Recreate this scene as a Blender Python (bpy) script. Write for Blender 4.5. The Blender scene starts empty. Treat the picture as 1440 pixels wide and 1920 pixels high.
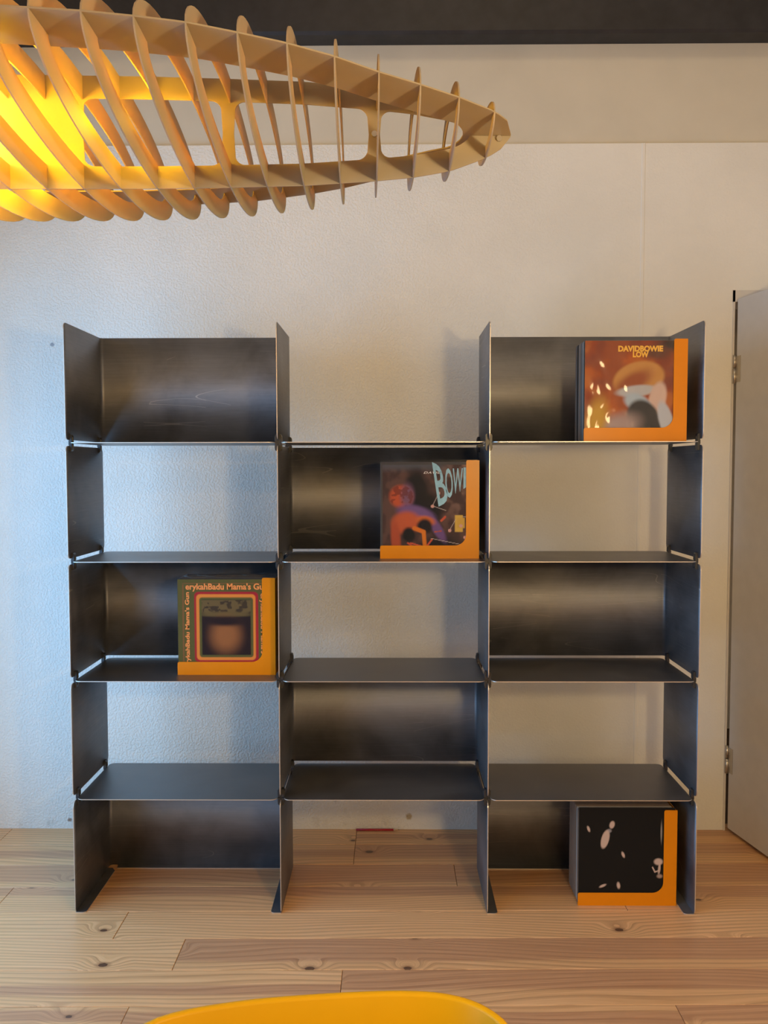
import bpy, bmesh, math, random
import numpy as np
from mathutils import Vector, Matrix, Euler, noise

scene = bpy.context.scene
COL = scene.collection
R = math.radians
random.seed(7)

# ------------------------------------------------------------------ camera
cam_d = bpy.data.cameras.new('camera')
cam = bpy.data.objects.new('camera', cam_d)
COL.objects.link(cam)
cam_d.sensor_fit = 'HORIZONTAL'
cam_d.sensor_width = 36.0
cam_d.lens = 36.0 * 1600.0 / 1440.0
cam_d.clip_start = 0.05
cam.location = (0.026, -2.6961, 1.4486)
PITCH, YAW, ROLL = 0.0523, 0.009, -0.0016
fw = Vector((-math.sin(YAW) * math.cos(PITCH), math.cos(YAW) * math.cos(PITCH), -math.sin(PITCH)))
rt = Vector((math.cos(YAW), math.sin(YAW), 0))
up = rt.cross(fw)
c, s = math.cos(ROLL), math.sin(ROLL)
rt2 = rt * c + up * s
up2 = up * c - rt * s
M = Matrix((rt2, up2, -fw)).transposed()
cam.rotation_euler = M.to_euler()
scene.camera = cam

# ------------------------------------------------------------------ world and lights
world = bpy.data.worlds.new('sky')
scene.world = world
world.use_nodes = True
wn = world.node_tree
wn.nodes['Background'].inputs[0].default_value = (0.50, 0.70, 1.0, 1)
wn.nodes['Background'].inputs[1].default_value = 0.4


def lamp(name, kind, loc, energy, color, rot=(0, 0, 0), **kw):
    d = bpy.data.lights.new(name, kind)
    d.energy = energy
    d.color = color
    for k, v in kw.items():
        setattr(d, k, v)
    o = bpy.data.objects.new(name, d)
    o.location = loc
    o.rotation_euler = rot
    COL.objects.link(o)
    return o


# daylight coming in through the window of the left wall
lamp('window_daylight', 'AREA', (-1.86, -1.27, 1.15), 88, (0.25, 0.58, 1.0), (0, R(-90), 0), shape='RECTANGLE', size=2.1, size_y=3.25)
# warm room lamp standing a little right of the camera
lamp('room_lamp_light', 'POINT', (0.713, -2.40, 1.56), 53, (1.0, 0.69, 0.32), shadow_soft_size=0.07)
# ceiling light high above the space before the shelves
lamp('ceiling_light', 'AREA', (0.4, -1.5, 4.45), 15, (1.0, 0.74, 0.42), (0, 0, 0), shape='SQUARE', size=0.7)
# added warm fill further back, lifting the general brightness; no known lamp
lamp('back_fill_light', 'POINT', (1.3, -4.3, 1.75), 66, (1.0, 0.68, 0.34), shadow_soft_size=0.25)

scene.view_settings.view_transform = 'Standard'
scene.view_settings.look = 'None'
scene.view_settings.exposure = 0.04
scene.view_settings.gamma = 1.0
scene.view_settings.use_curve_mapping = False
scene.cycles.max_bounces = 10
scene.cycles.transparent_max_bounces = 12
scene.cycles.use_denoising = True
scene.cycles.sample_clamp_indirect = 6.0


# ------------------------------------------------------------------ helpers
def tag(o, label=None, cat=None, group=None, kind=None):
    if label: o['label'] = label
    if cat: o['category'] = cat
    if group: o['group'] = group
    if kind: o['kind'] = kind
    return o


def link(name, me, parent=None, loc=None):
    o = bpy.data.objects.new(name, me)
    COL.objects.link(o)
    if parent is not None: o.parent = parent
    if loc is not None: o.location = loc
    return o


def empty(name, loc=(0, 0, 0), rotz=0.0):
    o = bpy.data.objects.new(name, None)
    o.empty_display_size = 0.05
    COL.objects.link(o)
    o.location = loc
    o.rotation_euler = (0, 0, rotz)
    return o


class MB:
    """collects faces for one mesh"""
    def __init__(self):
        self.v, self.f, self.m, self.sm = [], [], [], []

    def add(self, verts, faces, mat=0, smooth=False):
        b = len(self.v)
        self.v += [tuple(p) for p in verts]
        for f in faces:
            self.f.append([b + i for i in f]); self.m.append(mat); self.sm.append(smooth)

    def box(self, x0, x1, y0, y1, z0, z1, mat=0):
        v = [(x, y, z) for z in (z0, z1) for y in (y0, y1) for x in (x0, x1)]
        self.add(v, [(0, 2, 3, 1), (4, 5, 7, 6), (0, 1, 5, 4), (2, 6, 7, 3), (0, 4, 6, 2), (1, 3, 7, 5)], mat)

    def prism(self, pts, vec, face_mat=0, edge_mat=0):
        """pts: planar polygon (3d), extruded by vec"""
        n = len(pts); vec = Vector(vec)
        a = [Vector(p) for p in pts]; b = [p + vec for p in a]
        base = len(self.v)
        self.v += [tuple(p) for p in a + b]
        self.f.append([base + i for i in range(n)][::-1]); self.m.append(face_mat); self.sm.append(False)
        self.f.append([base + n + i for i in range(n)]); self.m.append(face_mat); self.sm.append(False)
        for i in range(n):
            j = (i + 1) % n
            self.f.append([base + i, base + j, base + n + j, base + n + i]); self.m.append(edge_mat); self.sm.append(False)

    def tube(self, path, rad, seg=10, mat=0, caps=True):
        path = [Vector(p) for p in path]
        n = len(path)
        rads = rad if isinstance(rad, (list, tuple)) else [rad] * n
        base = len(self.v)
        ref = Vector((0, 0, 1))
        for i, p in enumerate(path):
            t = (path[min(i + 1, n - 1)] - path[max(i - 1, 0)]).normalized()
            r0 = ref if abs(t.dot(ref)) < 0.95 else Vector((1, 0, 0))
            u = t.cross(r0).normalized(); w = t.cross(u).normalized()
            for k in range(seg):
                a = 2 * math.pi * k / seg
                self.v.append(tuple(p + (u * math.cos(a) + w * math.sin(a)) * rads[i]))
        for i in range(n - 1):
            for k in range(seg):
                k2 = (k + 1) % seg
                self.f.append([base + i * seg + k, base + i * seg + k2, base + (i + 1) * seg + k2, base + (i + 1) * seg + k])
                self.m.append(mat); self.sm.append(True)
        if caps:
            self.f.append([base + k for k in range(seg)][::-1]); self.m.append(mat); self.sm.append(False)
            self.f.append([base + (n - 1) * seg + k for k in range(seg)]); self.m.append(mat); self.sm.append(False)

    def mesh(self, name, mats, recalc=True):
        me = bpy.data.meshes.new(name)
        me.from_pydata(self.v, [], self.f)
        for m in mats: me.materials.append(m)
        me.polygons.foreach_set('material_index', self.m)
        me.polygons.foreach_set('use_smooth', self.sm)
        if recalc:
            bm = bmesh.new(); bm.from_mesh(me)
            bmesh.ops.recalc_face_normals(bm, faces=bm.faces)
            bm.to_mesh(me); bm.free()
        me.update()
        return me

    def build(self, name, mats, parent=None, loc=None, recalc=True):
        if not isinstance(mats, (list, tuple)): mats = [mats]
        return link(name, self.mesh(name, mats, recalc), parent, loc)


def rounded_rect(x0, x1, y0, y1, r, seg=6, corners=(1, 1, 1, 1)):
    pts = []
    for (cx, cy, a0, on) in ((x1 - r, y0 + r, -90, corners[0]), (x1 - r, y1 - r, 0, corners[1]), (x0 + r, y1 - r, 90, corners[2]), (x0 + r, y0 + r, 180, corners[3])):
        if on:
            for k in range(seg + 1):
                a = R(a0 + 90 * k / seg)
                pts.append((cx + r * math.cos(a), cy + r * math.sin(a)))
        else:
            a = R(a0 + 45)
            pts.append((cx + r * (1 if math.cos(a) > 0 else -1), cy + r * (1 if math.sin(a) > 0 else -1)))
    return pts


# ------------------------------------------------------------------ materials
class NT:
    def __init__(self, name):
        self.mat = bpy.data.materials.new(name)
        self.mat.use_nodes = True
        self.t = self.mat.node_tree
        self.b = self.t.nodes['Principled BSDF']
        self.out = self.t.nodes['Material Output']

    def n(self, typ, ins=None, **props):
        nd = self.t.nodes.new(typ)
        for k, v in props.items(): setattr(nd, k, v)
        for k, v in (ins or {}).items():
            sock = nd.inputs[k]
            if hasattr(v, 'is_linked') or isinstance(v, bpy.types.NodeSocket): self.t.links.new(v, sock)
            else: sock.default_value = v
        return nd

    def math(self, op, a, b=None, c=None, clamp=False):
        ins = {0: a}
        if b is not None: ins[1] = b
        if c is not None: ins[2] = c
        nd = self.n('ShaderNodeMath', ins, operation=op)
        nd.use_clamp = clamp
        return nd.outputs[0]

    def ramp(self, fac, stops, interp='LINEAR'):
        nd = self.n('ShaderNodeValToRGB', {0: fac})
        cr = nd.color_ramp; cr.interpolation = interp
        while len(cr.elements) < len(stops): cr.elements.new(0.5)
        for e, (p, col) in zip(cr.elements, stops):
            e.position = p; e.color = col if len(col) == 4 else (*col, 1)
        return nd.outputs[0]

    def mix(self, fac, a, b, mode='MIX'):
        nd = self.n('ShaderNodeMix', data_type='RGBA', blend_type=mode)
        for key, v in ((0, fac), (6, a), (7, b)):
            if isinstance(v, bpy.types.NodeSocket): self.t.links.new(v, nd.inputs[key])
            else: nd.inputs[key].default_value = v if key == 0 or len(v) == 4 else (*v, 1)
        return nd.outputs[2]

    def set(self, **kw):
        for k, v in kw.items():
            k = k.replace('_', ' ')
            sock = self.b.inputs[k]
            if isinstance(v, bpy.types.NodeSocket): self.t.links.new(v, sock)
            else: sock.default_value = (*v, 1) if isinstance(v, tuple) and len(v) == 3 else v
        return self

    def bump(self, h, strength, dist):
        nd = self.n('ShaderNodeBump', {'Height': h, 'Strength': strength, 'Distance': dist})
        self.t.links.new(nd.outputs[0], self.b.inputs['Normal'])


def plain(name, col, rough=0.5, metal=0.0, vary=0.06, scale=18.0):
    m = NT(name)
    pos = m.n('ShaderNodeNewGeometry').outputs['Position']
    nz = m.n('ShaderNodeTexNoise', {'Vector': pos, 'Scale': scale, 'Detail': 4.0})
    lo = tuple(x * (1 - vary) for x in col); hi = tuple(min(1, x * (1 + vary)) for x in col)
    m.set(Base_Color=m.ramp(nz.outputs[0], [(0.3, lo), (0.7, hi)]), Roughness=rough, Metallic=metal)
    return m.mat


def wall_mat(name, bumpy):
    m = NT(name)
    pos = m.n('ShaderNodeNewGeometry').outputs['Position']
    big = m.n('ShaderNodeTexNoise', {'Vector': pos, 'Scale': 2.2, 'Detail': 5.0, 'Roughness': 0.6})
    base = m.ramp(big.outputs[0], [(0.35, (0.735, 0.72, 0.665)), (0.65, (0.795, 0.78, 0.725))])
    sep = m.n('ShaderNodeSeparateXYZ', {0: pos})
    # scuffs and stains close to the floor
    st = m.n('ShaderNodeTexNoise', {'Vector': pos, 'Scale': 9.0, 'Detail': 6.0, 'Roughness': 0.7})
    low = m.n('ShaderNodeMapRange', {0: sep.outputs[2], 1: 0.0, 2: 0.16, 3: 1.0, 4: 0.0}).outputs[0]
    f = m.math('MULTIPLY', m.n('ShaderNodeMapRange', {0: st.outputs[0], 1: 0.56, 2: 0.72, 3: 0.0, 4: 0.55}).outputs[0], low)
    base = m.mix(f, base, (0.36, 0.30, 0.23))
    for (x, z, r, col) in ((-1.27, 0.035, 0.011, (0.24, 0.15, 0.10)), (0.092, 0.05, 0.014, (0.45, 0.33, 0.16)), (-1.30, 1.93, 0.008, (0.3, 0.3, 0.32))):
        d = m.n('ShaderNodeVectorMath', {0: pos, 1: (x, 0.65, z)}, operation='DISTANCE').outputs['Value']
        d2 = m.math('ADD', d, m.math('MULTIPLY', m.math('SUBTRACT', st.outputs[0], 0.5), r * 4.5))
        f = m.n('ShaderNodeMapRange', {0: d2, 1: r * 0.6, 2: r, 3: 0.85, 4: 0.0}).outputs[0]
        base = m.mix(f, base, col)
    m.set(Base_Color=base, Roughness=0.72)
    m.b.inputs['Specular IOR Level'].default_value = 0.35
    if bumpy:
        ft = m.n('ShaderNodeTexNoise', {'Vector': pos, 'Scale': 115.0, 'Detail': 2.0, 'Roughness': 0.5})
        fade = m.n('ShaderNodeMapRange', {0: sep.outputs[0], 1: 0.1, 2: 0.75, 3: 1.0, 4: 0.25}).outputs[0]
        h = m.math('MULTIPLY', m.n('ShaderNodeMapRange', {0: ft.outputs[0], 1: 0.42, 2: 0.60}).outputs[0], fade)
        m.bump(h, 0.55, 0.0022)
    else:
        ft = m.n('ShaderNodeTexNoise', {'Vector': pos, 'Scale': 30.0, 'Detail': 3.0})
        m.bump(ft.outputs[0], 0.15, 0.002)
    return m.mat


def steel_mat(name, base_lo, base_hi, rough, scratches=True):
    m = NT(name)
    tc = m.n('ShaderNodeTexCoord').outputs['Object']
    info = m.n('ShaderNodeObjectInfo')
    off = m.n('ShaderNodeVectorMath', {0: tc, 1: m.n('ShaderNodeCombineXYZ', {0: info.outputs['Random'], 1: info.outputs['Random'], 2: info.outputs['Random']}).outputs[0]}, operation='MULTIPLY_ADD')
    off.inputs[1].default_value = (1, 1, 1)
    rv = m.n('ShaderNodeVectorMath', {0: m.n('ShaderNodeCombineXYZ', {0: info.outputs['Random'], 1: info.outputs['Random'], 2: info.outputs['Random']}).outputs[0], 'Scale': 37.0}, operation='SCALE').outputs[0]
    vec = m.n('ShaderNodeVectorMath', {0: tc, 1: rv}, operation='ADD').outputs[0]
    big = m.n('ShaderNodeTexNoise', {'Vector': vec, 'Scale': 4.5, 'Detail': 5.0, 'Roughness': 0.62, 'Distortion': 0.6})
    mill = m.n('ShaderNodeTexNoise', {'Vector': m.n('ShaderNodeVectorMath', {0: vec, 1: (9.0, 9.0, 260.0)}, operation='MULTIPLY').outputs[0], 'Scale': 1.0, 'Detail': 3.0})
    colr = m.ramp(big.outputs[0], [(0.30, base_lo), (0.72, base_hi)])
    colr = m.mix(0.18, colr, m.ramp(mill.outputs[0], [(0.3, base_lo), (0.7, base_hi)]))
    rg = m.n('ShaderNodeMapRange', {0: big.outputs[0], 1: 0.3, 2: 0.7, 3: rough - 0.07, 4: rough + 0.08}).outputs[0]
    if scratches:
        tot = None
        for (rot, sc, th, gate) in ((0.5, 11.0, 0.007, 0.58), (-0.9, 9.0, 0.006, 0.60), (1.4, 7.0, 0.006, 0.59)):
            mp = m.n('ShaderNodeMapping', {'Vector': vec, 'Rotation': (0, rot, 0.0), 'Scale': (1.0, 0.3, 9.0)})
            ns = m.n('ShaderNodeTexNoise', {'Vector': mp.outputs[0], 'Scale': 1.3, 'Detail': 0.5})
            line = m.math('LESS_THAN', m.math('ABSOLUTE', m.math('SUBTRACT', ns.outputs[0], 0.5)), th * 0.22)
            g = m.n('ShaderNodeTexNoise', {'Vector': vec, 'Scale': sc * 0.45, 'Detail': 1.0, 'W': rot}, noise_dimensions='4D')
            gm = m.math('GREATER_THAN', g.outputs[0], gate)
            v = m.math('MULTIPLY', line, gm)
            tot = v if tot is None else m.math('MAXIMUM', tot, v)
        colr = m.mix(m.math('MULTIPLY', tot, 0.45), colr, (0.55, 0.52, 0.48))
    m.set(Base_Color=colr, Roughness=rg, Metallic=0.94)
    return m.mat


def wood_mat(name):
    m = NT(name)
    pos = m.n('ShaderNodeNewGeometry').outputs['Position']
    info = m.n('ShaderNodeObjectInfo')
    rnd = info.outputs['Random']
    attr = m.n('ShaderNodeAttribute', attribute_type='OBJECT', attribute_name='tone')
    tone = attr.outputs['Fac']
    rv = m.n('ShaderNodeCombineXYZ', {0: m.math('MULTIPLY', rnd, 61.0), 1: m.math('MULTIPLY', rnd, 17.3), 2: m.math('MULTIPLY', rnd, 29.0)}).outputs[0]
    vec = m.n('ShaderNodeVectorMath', {0: pos, 1: rv}, operation='ADD').outputs[0]
    # knots: sparse cells
    kv = m.n('ShaderNodeTexVoronoi', {'Vector': m.n('ShaderNodeVectorMath', {0: vec, 1: (1.0, 1.5, 0.001)}, operation='MULTIPLY').outputs[0], 'Scale': 3.1, 'Randomness': 1.0}, voronoi_dimensions='2D')
    kd = kv.outputs['Distance']
    knum = m.n('ShaderNodeSeparateColor', {0: kv.outputs['Color']}).outputs[0]
    kon = m.math('GREATER_THAN', knum, 0.58)
    # distorted grain: stretch along X, bulge around knots
    warp = m.n('ShaderNodeTexNoise', {'Vector': m.n('ShaderNodeVectorMath', {0: vec, 1: (0.55, 2.2, 1.0)}, operation='MULTIPLY').outputs[0], 'Scale': 1.6, 'Detail': 1.0})
    bulge = m.math('MULTIPLY', m.math('MULTIPLY', m.n('ShaderNodeMapRange', {0: kd, 1: 0.0, 2: 0.30, 3: 1.0, 4: 0.0}, interpolation_type='SMOOTHSTEP').outputs[0], kon), 0.35)
    sep = m.n('ShaderNodeSeparateXYZ', {0: vec})
    yy = m.math('ADD', sep.outputs[1], m.math('MULTIPLY', m.math('SUBTRACT', warp.outputs[0], 0.5), 0.22))
    yy = m.math('ADD', yy, m.math('MULTIPLY', bulge, 0.16))
    gv = m.n('ShaderNodeCombineXYZ', {0: m.math('MULTIPLY', sep.outputs[0], 0.14), 1: yy, 2: 0.0}).outputs[0]
    g1 = m.n('ShaderNodeTexWave', {'Vector': gv, 'Scale': 15.0, 'Distortion': 0.6, 'Detail': 1.0, 'Detail Scale': 0.6}, bands_direction='Y', wave_profile='SAW')
    fine = m.n('ShaderNodeTexNoise', {'Vector': m.n('ShaderNodeVectorMath', {0: gv, 1: (20.0, 210.0, 1.0)}, operation='MULTIPLY').outputs[0], 'Scale': 1.0, 'Detail': 4.0, 'Roughness': 0.65})
    band = m.n('ShaderNodeTexNoise', {'Vector': m.n('ShaderNodeVectorMath', {0: gv, 1: (0.8, 8.5, 1.0)}, operation='MULTIPLY').outputs[0], 'Scale': 1.0, 'Detail': 2.0})
    light = m.ramp(fine.outputs[0], [(0.28, (0.66, 0.355, 0.15)), (0.70, (0.90, 0.53, 0.26))])
    grain = m.math('MULTIPLY', m.n('ShaderNodeMapRange', {0: g1.outputs['Fac'], 1: 0.45, 2: 1.0, 3: 0.0, 4: 0.52}).outputs[0], 1.0)
    light = m.mix(m.math('MULTIPLY', tone, 0.55, clamp=True), light, (0.44, 0.235, 0.11))
    colr = m.mix(grain, light, (0.34, 0.175, 0.08))
    psep = m.n('ShaderNodeSeparateXYZ', {0: pos})
    yd = m.math('ADD', m.math('SUBTRACT', psep.outputs[1], m.math('MULTIPLY', psep.outputs[0], 0.0115)), m.math('MULTIPLY', m.math('SUBTRACT', band.outputs[0], 0.5), 0.05))
    h0 = m.n('ShaderNodeAttribute', attribute_type='OBJECT', attribute_name='heart_from').outputs['Fac']
    h1 = m.n('ShaderNodeAttribute', attribute_type='OBJECT', attribute_name='heart_to').outputs['Fac']
    ha = m.math('DIVIDE', m.math('SUBTRACT', yd, h0), 0.012, clamp=True)
    hz = m.math('DIVIDE', m.math('SUBTRACT', h1, yd), 0.012, clamp=True)
    heart = m.math('MULTIPLY', m.math('MULTIPLY', ha, hz), 0.85)
    heartc = m.mix(m.math('MULTIPLY', grain, 0.9), m.ramp(fine.outputs[0], [(0.3, (0.44, 0.215, 0.105)), (0.7, (0.64, 0.345, 0.18))]), (0.30, 0.135, 0.065))
    colr = m.mix(heart, colr, heartc)
    # knots
    kr = m.math('ADD', kd, m.math('MULTIPLY', m.math('SUBTRACT', fine.outputs[0], 0.5), 0.03))
    ksz = m.n('ShaderNodeMapRange', {0: knum, 1: 0.58, 2: 1.0, 3: 0.018, 4: 0.046}).outputs[0]
    kf = m.math('MULTIPLY', m.math('LESS_THAN', kr, ksz), kon)
    ring = m.math('MULTIPLY', m.n('ShaderNodeMapRange', {0: m.math('DIVIDE', kr, ksz), 1: 0.8, 2: 2.2, 3: 0.75, 4: 0.0}).outputs[0], kon)
    colr = m.mix(ring, colr, (0.27, 0.12, 0.055))
    colr = m.mix(m.math('MULTIPLY', kf, 0.85), colr, (0.09, 0.045, 0.028))
    m.set(Base_Color=colr, Roughness=m.n('ShaderNodeMapRange', {0: fine.outputs[0], 1: 0.3, 2: 0.7, 3: 0.30, 4: 0.42}).outputs[0])
    m.bump(fine.outputs[0], 0.12, 0.001)
    return m.mat


MAT = {}
MAT['wall'] = wall_mat('textured_wall_paint', True)
MAT['wall_smooth'] = wall_mat('smooth_wall_paint', False)
MAT['wall_upper'] = plain('upper_wall_paint', (0.60, 0.555, 0.455), 0.75, vary=0.04, scale=5.0)
MAT['room'] = plain('room_paint', (0.62, 0.60, 0.56), 0.8)
MAT['ceiling'] = plain('ceiling_paint', (0.50, 0.48, 0.45), 0.8)
MAT['beam'] = plain('black_beam_paint', (0.018, 0.017, 0.019), 0.55, vary=0.3)
MAT['wood'] = wood_mat('pine_boards')
MAT['gap'] = plain('floor_underlay', (0.10, 0.06, 0.035), 0.9)
MAT['steel'] = steel_mat('raw_steel', (0.168, 0.172, 0.186), (0.315, 0.318, 0.335), 0.56)
MAT['steel_shelf'] = steel_mat('raw_steel_shelf', (0.20, 0.197, 0.20), (0.29, 0.285, 0.288), 0.42, False)
MAT['edge'] = plain('cut_steel_edge', (0.62, 0.55, 0.47), 0.35, 0.7)
MAT['clip'] = plain('black_plastic', (0.022, 0.023, 0.026), 0.38)
MAT['orange'] = plain('orange_enamel', (0.70, 0.215, 0.001), 0.30, vary=0.03)
MAT['orange'].node_tree.nodes['Principled BSDF'].inputs['Specular IOR Level'].default_value = 0.3
MAT['door'] = plain('door_paint', (0.62, 0.59, 0.55), 0.5, vary=0.03)
MAT['hinge'] = plain('hinge_steel', (0.5, 0.46, 0.4), 0.35, 0.9)
MAT['yellow'] = plain('yellow_moulded_plastic', (0.56, 0.305, 0.0005), 0.42, vary=0.02)
MAT['leg'] = plain('chair_leg_steel', (0.5, 0.5, 0.5), 0.3, 0.9)
MAT['pencil_red'] = plain('red_lacquer', (0.42, 0.02, 0.035), 0.35)
MAT['pencil_wood'] = plain('cedar', (0.6, 0.4, 0.24), 0.7)
MAT['graphite'] = plain('graphite', (0.05, 0.05, 0.05), 0.4)
MAT['screw'] = plain('screw_steel', (0.6, 0.58, 0.54), 0.3, 0.9)


def lamp_paint():
    m = NT('cream_lamp_paint')
    pos = m.n('ShaderNodeNewGeometry').outputs['Position']
    nz = m.n('ShaderNodeTexNoise', {'Vector': pos, 'Scale': 25.0, 'Detail': 3.0})
    m.set(Base_Color=m.ramp(nz.outputs[0], [(0.3, (0.345, 0.325, 0.265)), (0.7, (0.375, 0.355, 0.29))]), Roughness=0.5)
    tr = m.n('ShaderNodeBsdfTranslucent', {'Color': (0.85, 0.56, 0.10, 1)})
    mx = m.n('ShaderNodeMixShader', {0: 0.36})
    m.t.links.new(m.b.outputs[0], mx.inputs[1]); m.t.links.new(tr.outputs[0], mx.inputs[2])
    m.t.links.new(mx.outputs[0], m.out.inputs[0])
    return m.mat


MAT['lamp'] = lamp_paint()


def bulb_mat():
    m = NT('glowing_tube')
    pos = m.n('ShaderNodeNewGeometry').outputs['Position']
    nz = m.n('ShaderNodeTexNoise', {'Vector': pos, 'Scale': 10.0})
    m.set(Base_Color=(1, 0.9, 0.6), Emission_Color=m.ramp(nz.outputs[0], [(0, (1, 0.80, 0.36)), (1, (1, 0.84, 0.42))]), Emission_Strength=25.0)
    return m.mat


MAT['bulb'] = bulb_mat()


def plastic_mat(name, tint, amount, fres, rough):
    m = NT(name)
    tr = m.n('ShaderNodeBsdfTransparent', {'Color': (*tint, 1)})
    gl = m.n('ShaderNodeBsdfGlossy', {'Color': (1, 1, 1, 1), 'Roughness': rough})
    fr = m.n('ShaderNodeLayerWeight', {'Blend': 0.35})
    f = m.math('MULTIPLY_ADD', fr.outputs['Fresnel'], fres, amount, clamp=True)
    mx = m.n('ShaderNodeMixShader', {0: f})
    m.t.links.new(tr.outputs[0], mx.inputs[1]); m.t.links.new(gl.outputs[0], mx.inputs[2])
    m.t.links.new(mx.outputs[0], m.out.inputs[0])
    return m.mat


MAT['film'] = plastic_mat('clear_sleeve_film', (0.99, 0.99, 0.99), 0.004, 0.14, 0.12)
MAT['film_crinkled'] = plastic_mat('crinkled_sleeve_film', (0.99, 0.99, 0.99), 0.02, 0.40, 0.07)


def print_mat():
    m = NT('printed_card')
    at = m.n('ShaderNodeAttribute', attribute_name='ink', attribute_type='GEOMETRY')
    m.set(Base_Color=at.outputs['Color'], Roughness=0.6)
    m.b.inputs['Specular IOR Level'].default_value = 0.12
    return m.mat


MAT['print'] = print_mat()
CARD = [plain('card_black', (0.05, 0.042, 0.036), 0.8), plain('card_grey', (0.19, 0.175, 0.165), 0.8), plain('card_white', (0.52, 0.48, 0.43), 0.8),
        plain('card_brown', (0.30, 0.21, 0.15), 0.8), plain('card_blue', (0.05, 0.06, 0.09), 0.5)]
MAT['ink_yellow'] = plain('yellow_ink', (0.80, 0.42, 0.03), 0.5, vary=0.02)
MAT['ink_white'] = plain('white_ink', (0.8, 0.74, 0.66), 0.5, vary=0.02)
MAT['ink_cyan'] = plain('pale_blue_ink', (0.24, 0.44, 0.48), 0.5, vary=0.15, scale=60)
MAT['ink_orange'] = plain('orange_ink', (0.82, 0.27, 0.055), 0.5, vary=0.02)

# ------------------------------------------------------------------ room
WY = 0.6535          # lower wall face
UY = 0.668           # upper wall face (set back above the ledge)
LEDGE, BEAM_Z, CEIL = 2.688, 3.066, 4.6
XL, XR, YF = -1.75, 2.5, -5.4
DX0, DX1, DH = 1.352, 2.22, 2.115   # door opening

b = MB()
for (x0, x1, z0, z1) in ((XL - 0.12, DX0, -0.03, LEDGE), (DX0, DX1, DH, LEDGE), (DX1, XR + 0.12, -0.03, LEDGE)):
    b.box(x0, x1, WY, WY + 0.16, z0, z1, 0)
b.box(XL - 0.12, XR + 0.12, UY, WY + 0.16, LEDGE, CEIL, 1)
tag(b.build('wall_back', [MAT['wall'], MAT['wall_upper']]), kind='structure')
# shallow vertical plaster ridge behind the right column
b = MB()
b.prism([(0.985, WY + 0.001, 0.0), (0.989, WY - 0.0018, 0.0), (0.999, WY - 0.0018, 0.0), (1.003, WY + 0.001, 0.0)], (0, 0, LEDGE))
tag(b.build('trim_1', [MAT['wall_smooth']]), kind='structure')

b = MB()   # left wall with the window opening
wy0, wy1, wz0, wz1 = -2.9, 0.36, 0.10, 2.20
for (y0, y1, z0, z1) in ((YF, wy0, -0.03, CEIL), (wy1, WY, -0.03, CEIL), (wy0, wy1, -0.03, wz0), (wy0, wy1, wz1, CEIL)):
    b.box(XL - 0.12, XL, y0, y1, z0, z1)
tag(b.build('wall_left', [MAT['room']]), kind='structure')
b = MB()
for (y0, y1, z0, z1) in ((wy0, wy0 + 0.05, wz0, wz1), (wy1 - 0.05, wy1, wz0, wz1), (wy0, wy1, wz0, wz0 + 0.05), (wy0, wy1, wz1 - 0.05, wz1), (-1.30, -1.24, wz0, wz1)):
    b.box(XL - 0.09, XL - 0.03, y0, y1, z0, z1)
tag(b.build('window_1', [MAT['door']]), kind='structure')
b = MB(); b.box(XR, XR + 0.12, YF, WY, -0.03, CEIL)
tag(b.build('wall_right', [MAT['room']]), kind='structure')
b = MB(); b.box(XL - 0.12, XR + 0.12, YF - 0.12, YF, -0.03, CEIL)
tag(b.build('wall_front', [MAT['room']]), kind='structure')
b = MB(); b.box(XL - 0.12, XR + 0.12, YF - 0.12, WY + 0.16, CEIL, CEIL + 0.1)
tag(b.build('ceiling', [MAT['ceiling']]), kind='structure')
# passage behind the open door
b = MB()
b.box(DX0 - 0.12, DX0 - 0.0, WY + 0.16, 2.0, -0.03, 2.6); b.box(DX1, DX1 + 0.12, WY + 0.16, 2.0, -0.03, 2.6)
b.box(DX0 - 0.12, DX1 + 0.12, 2.0, 2.12, -0.03, 2.6); b.box(DX0 - 0.12, DX1 + 0.12, WY + 0.16, 2.12, 2.6, 2.7)
tag(b.build('wall_passage', [MAT['room']]), kind='structure')

b = MB()   # black beam along the top of the wall, with a chamfered lower lip
b.prism([(XL, 0.578, BEAM_Z + 0.01), (XL, 0.588, BEAM_Z), (XL, UY, BEAM_Z), (XL, UY, 3.42), (XL, 0.578, 3.42)], (XR - XL, 0, 0))
tag(b.build('trim_2', [MAT['beam']]), kind='structure')

# ------------------------------------------------------------------ floor
b = MB(); b.box(XL - 0.12, XR + 0.12, YF - 0.12, 2.12, -0.06, -0.006)
floor = tag(b.build('floor', [MAT['gap']]), kind='structure')
SLOPE = 0.0115
rows = [(0.517, 0.70), (0.352, 0.517), (0.187, 0.352), (0.0225, 0.187), (-0.139, 0.0225), (-0.304, -0.139), (-0.469, -0.304)]
y = -0.469
while y > YF:
    rows.append((y - 0.165, y)); y -= 0.165
joints = {0: [-1.50, -0.115, 1.18], 1: [-1.497, -0.1155, 1.02], 2: [0.252, 1.75], 3: [-1.281, 0.797], 4: [-0.834, 1.33], 5: [-0.6095, 1.25], 6: [-0.117, 1.9]}
tones = {0: [0.3, 0.15, 0.25, 0.3], 1: [0.15, 0.25, 0.35, 0.35], 2: [0.45, 0.6, 0.4], 3: [0.4, 0.35, 0.4], 4: [0.05, 0.0, 0.15], 5: [0.0, 0.3, 0.3], 6: [0.08, 0.3, 0.3]}  # board tones; rows under the shelves also darkened for the shade there
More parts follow.
